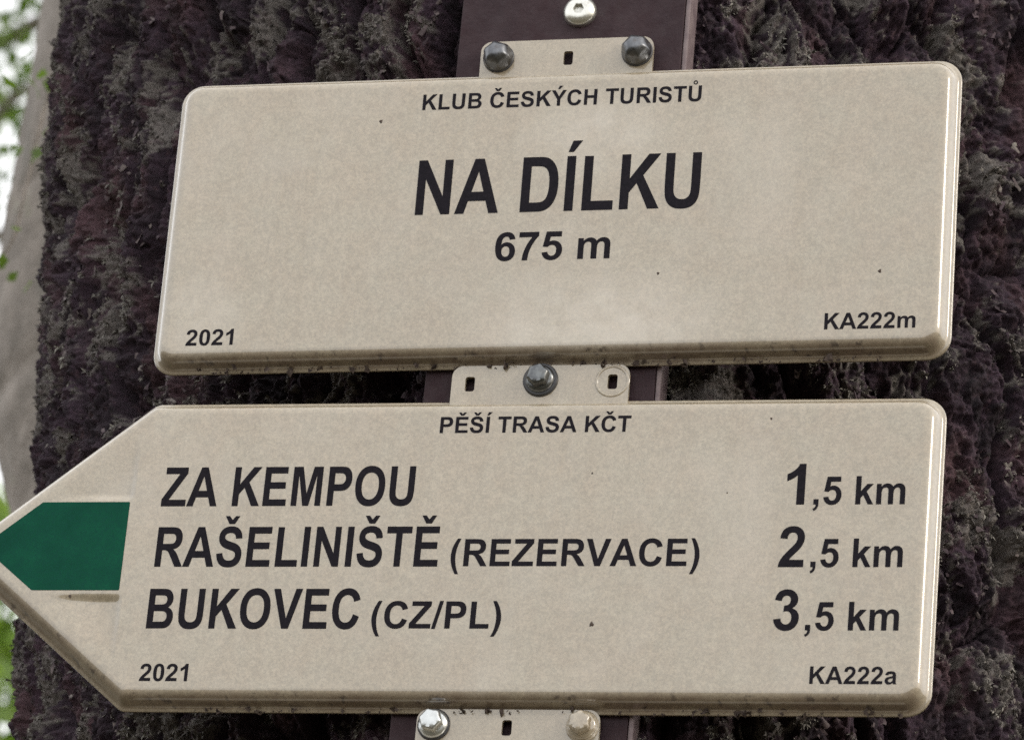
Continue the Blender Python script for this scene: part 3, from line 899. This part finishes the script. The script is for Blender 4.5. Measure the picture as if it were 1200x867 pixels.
# ---- place-name sign (hangs a little crooked)
ROT1 = math.radians(0.60)
SC = (0.0149, ZC + 0.0818)                       # centre
s1 = empty('place_name_sign', (SC[0], 0, SC[1]), (0, -ROT1, 0))
tag(s1, 'cream rectangular metal sign reading NA DÍLKU 675 m on the trunk', 'sign')
c1, s1n = math.cos(ROT1), math.sin(ROT1)
def L1(x, z):                                    # plan millimetres about the pair's middle -> this sign's own frame
    dx, dz = x / 1000 - SC[0], z / 1000 + ZC - SC[1]
    return (c1 * dx + s1n * dz, -s1n * dx + c1 * dz)
W2, H2 = 0.2003, 0.0808
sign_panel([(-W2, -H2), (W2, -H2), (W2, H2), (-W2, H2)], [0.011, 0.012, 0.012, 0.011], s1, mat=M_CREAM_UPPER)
tab(-0.0447, 0.0442, H2 - 0.012, H2 + 0.0184, [L1(14.7, 170.3)], s1)
for x, z in ((-21.2, 171.0), (50.0, 172.6)):
    p_ = L1(x, z)
    bolt(s1, p_[0], p_[1], -0.0025, M_STEEL_DARK, M_RUBBER, 'dark grey dome-headed bolt', 0.0080, True)
def line1(text, x, z, w_, cap, label):
    p_ = L1(x - 0.65, z + 1.1)
    lettering(text, p_[0], p_[1], w_ / 1000, cap / 1000, INK_Y, s1, label)
line1('KLUB ČESKÝCH TURISTŮ', -55.8, 138.0, 142.6, 8.7, 'small black printed heading')
line1('NA DÍLKU', -54.1, 79.5, 143.8, 30.2, 'large black printed place name')
line1('675 m', -11.1, 53.5, 58.1, 15.6, 'medium black printed height')
line1('2021', -165.2, 9.6, 24.5, 8.7, 'small black printed year')
line1('KA222m', 156.0, 14.3, 44.3, 8.6, 'small black printed sign number')
for x, z, r in ((-77.3, 133.3, 0.0010), (71.4, 46.6, 0.0008), (180.8, 46.1, 0.0010), (-96, 3, 0.0022)):
    p_ = L1(x, z)
    if z > 10: speck(s1, p_[0], p_[1], r)
debris(s1, -0.18, 0.17, -H2, 110)

# ---- arrow sign
s2 = empty('direction_sign', (0.0149, 0, ZC - 0.098))
tag(s2, 'cream arrow-shaped metal sign with green tip listing ZA KEMPOU, RAŠELINIŠTĚ and BUKOVEC distances', 'sign')
def L2(x, z): return (x / 1000 - 0.0149, z / 1000 + 0.098)
o2 = [L2(-178.8, -178.9), L2(215.8, -178.9), L2(215.8, -17.2), L2(-179.0, -17.2), L2(-275.8, -97.8)]
tris = [[L2(-182, -121.0), L2(-229.5, -121.0), L2(-182, -160.5)], [L2(-182, -73.0), L2(-229.5, -73.0), L2(-182, -35.0)]]
sign_panel(o2, [0.007, 0.012, 0.012, 0.008, 0.012], s2, tris)
tab(*[L2(x, 0)[0] for x in (-29.2, 59.8)], L2(0, -29)[1], L2(0, 1.2)[1], [L2(-19.9, -8.5), L2(51.5, -7.9)], s2)
p_ = L2(15.5, -6.8)
bolt(s2, p_[0], p_[1], -0.0025, M_STEEL_GREY, M_RUBBER, 'grey hex bolt on a dark washer', 0.0088)
p_ = L2(51.3, -7.6)
rv, rf = [], []
for i in range(40):
    an = 2 * math.pi * i / 40
    for r, o_ in ((0.0070, 0.0), (0.0074, 0.0005), (0.0082, 0.0005), (0.0087, 0.0)):
        rv.append((p_[0] + r * math.cos(an), -0.0024 - o_, p_[1] + r * math.sin(an)))
for i in range(40):
    for k_ in range(3):
        a, b = i * 4 + k_, ((i + 1) % 40) * 4 + k_
        rf.append((a, b, b + 1, a + 1))
mesh_obj('washer_imprint', rv, rf, M_CREAM, s2, smooth=True)
green = [L2(-184.2, -119.6), L2(-184.2, -73.1), L2(-229.1, -73.1), L2(-257.6, -96.4), L2(-229.1, -119.6)]
gp = rounded(green[::-1] if sum(green[i - 1][0] * green[i][1] - green[i][0] * green[i - 1][1] for i in range(5)) < 0 else green, [0.0006, 0.0006, 0.001, 0.004, 0.001], 4)
gm = mesh_obj('green_marker', [(a, INK_Y, b) for a, b in gp], [tuple(range(len(gp)))], M_GREEN, s2)
if gm.data.polygons[0].normal.y > 0: gm.data.flip_normals()
gm['label'] = 'dark green painted arrow head field'
def line2(text, x, z, w_, cap, label):
    p_ = L2(x - 0.65, z + 1.1)
    lettering(text, p_[0], p_[1], w_ / 1000, cap / 1000, INK_Y, s2, label)
line2('PĚŠÍ TRASA KČT', -30.2, -38.6, 94.9, 8.5, 'small black printed heading')
line2('ZA KEMPOU', -167.6, -76.6, 127.5, 20.6, 'black printed first destination')
line2('RAŠELINIŠTĚ', -167.2, -108.4, 142.3, 20.8, 'black printed second destination')
line2('(REZERVACE)', -18.6, -108.2, 121.8, 14.0, 'black printed bracketed note')
line2('BUKOVEC', -167.6, -140.5, 106.4, 20.6, 'black printed third destination')
line2('(CZ/PL)', -54.8, -140.2, 63.9, 13.9, 'black printed bracketed countries')
line2('1', 143.0, -76.9, 8.9, 20.9, 'large black printed figure 1')
line2(',5 km', 156.1, -76.9, 44.0, 14.5, 'black printed decimals and km')
line2('2', 141.2, -108.8, 12.2, 20.8, 'large black printed figure 2')
line2(',5 km', 156.6, -108.8, 44.0, 14.5, 'black printed decimals and km')
line2('3', 140.8, -140.7, 12.2, 20.6, 'large black printed figure 3')
line2(',5 km', 156.0, -140.7, 44.5, 14.4, 'black printed decimals and km')
line2('2021', -167.9, -167.6, 24.3, 8.9, 'small black printed year')
line2('KA222a', 159.9, -167.4, 41.1, 8.7, 'small black printed sign number')
for x, z, r in ((52.9, -136.8, 0.0012), (47.0, -59.1, 0.0006), (132.6, -31.2, 0.0007), (113.7, -69.6, 0.0005), (-209, -122.6, 0.0007)):
    p_ = L2(x, z)
    speck(s2, p_[0], p_[1], r)
debris(s2, -0.16, 0.19, L2(0, -178.9)[1], 100)

# ---- the next sign down: only its tab reaches into the picture
s3 = empty('lower_sign', (0.0149, 0, ZC - 0.2765))
tag(s3, 'cream sign below the arrow sign, only its bolted top tab showing', 'sign')
def L3(x, z): return (x / 1000 - 0.0149, z / 1000 + 0.2765)
sign_panel([(-W2, -H2), (W2, -H2), (W2, H2), (-W2, H2)], [0.011, 0.012, 0.012, 0.011], s3)
tab(*[L3(x, 0)[0] for x in (-30.0, 59.2)], H2 - 0.012, L3(0, -177.4)[1], [L3(14.3, -186.6)], s3)
p_ = L3(-21.4, -185.4)
bolt(s3, p_[0], p_[1], -0.0025, M_STEEL_MID, M_RUBBER, 'shiny silver hex bolt', 0.0080)
p_ = L3(51.0, -185.8)
bolt(s3, p_[0], p_[1], -0.0025, M_CREAM, M_CREAM, 'hex bolt painted over in cream', 0.0080)

# ---- brown steel rail screwed to the trunk
rail = empty('mounting_rail', (0.014, 0.003, ZC - 0.45))
tag(rail, 'dark brown painted steel rail behind the signs screwed to the trunk', 'rail')
RX0, RX1, RD = -0.0584, 0.0575, 0.017
z0, z1 = 0.0, 0.95
def boxm(name, x0, x1, y0, y1, za, zb, mat, parent, bev=0.0006):
    bm = bmesh.new()
    vs_ = [bm.verts.new(c) for c in ((x0, y0, za), (x1, y0, za), (x1, y1, za), (x0, y1, za), (x0, y0, zb), (x1, y0, zb), (x1, y1, zb), (x0, y1, zb))]
    for f in ((0, 3, 2, 1), (4, 5, 6, 7), (0, 1, 5, 4), (1, 2, 6, 5), (2, 3, 7, 6), (3, 0, 4, 7)): bm.faces.new([vs_[i] for i in f])
    bmesh.ops.bevel(bm, geom=bm.edges[:], offset=bev, segments=2, affect='EDGES', profile=0.5)
    me = bpy.data.meshes.new(name); bm.to_mesh(me); bm.free()
    me.materials.append(mat)
    o = bpy.data.objects.new(name, me); COL.objects.link(o); o.parent = parent
    return o
boxm('face_plate', RX0, RX1, 0.0, 0.0025, z0, z1, M_RAIL, rail)
boxm('flange', RX0 + 0.0003, RX0 + 0.0028, 0.0022, RD, z0, z1, M_RAIL, rail)
fl_ = boxm('flange', RX1 + 0.0002, RX1 + 0.0027, 0.0004, RD, z0, z1, M_EDGE, rail, 0.0008)
fl_['label'] = 'pinkish side edge of the rail with sunlight painted in'
sc_ = lathe('screw', [(0.0086, -0.0005), (0.0086, 0.0008), (0.0083, 0.0018), (0.0074, 0.0031), (0.0060, 0.0041), (0.0044, 0.0046), (0.0032, 0.0047), (0.0029, 0.0045), (0.0028, 0.0018), (0.001, 0.0016)],
            M_STEEL_LIGHT, rail, (0, 0, 0), 48, hexa={7, 8})
sc_.location = (0.0174 - 0.014, 0.0, 0.45 + 0.199)
sc_['label'] = 'stainless button-head socket screw'
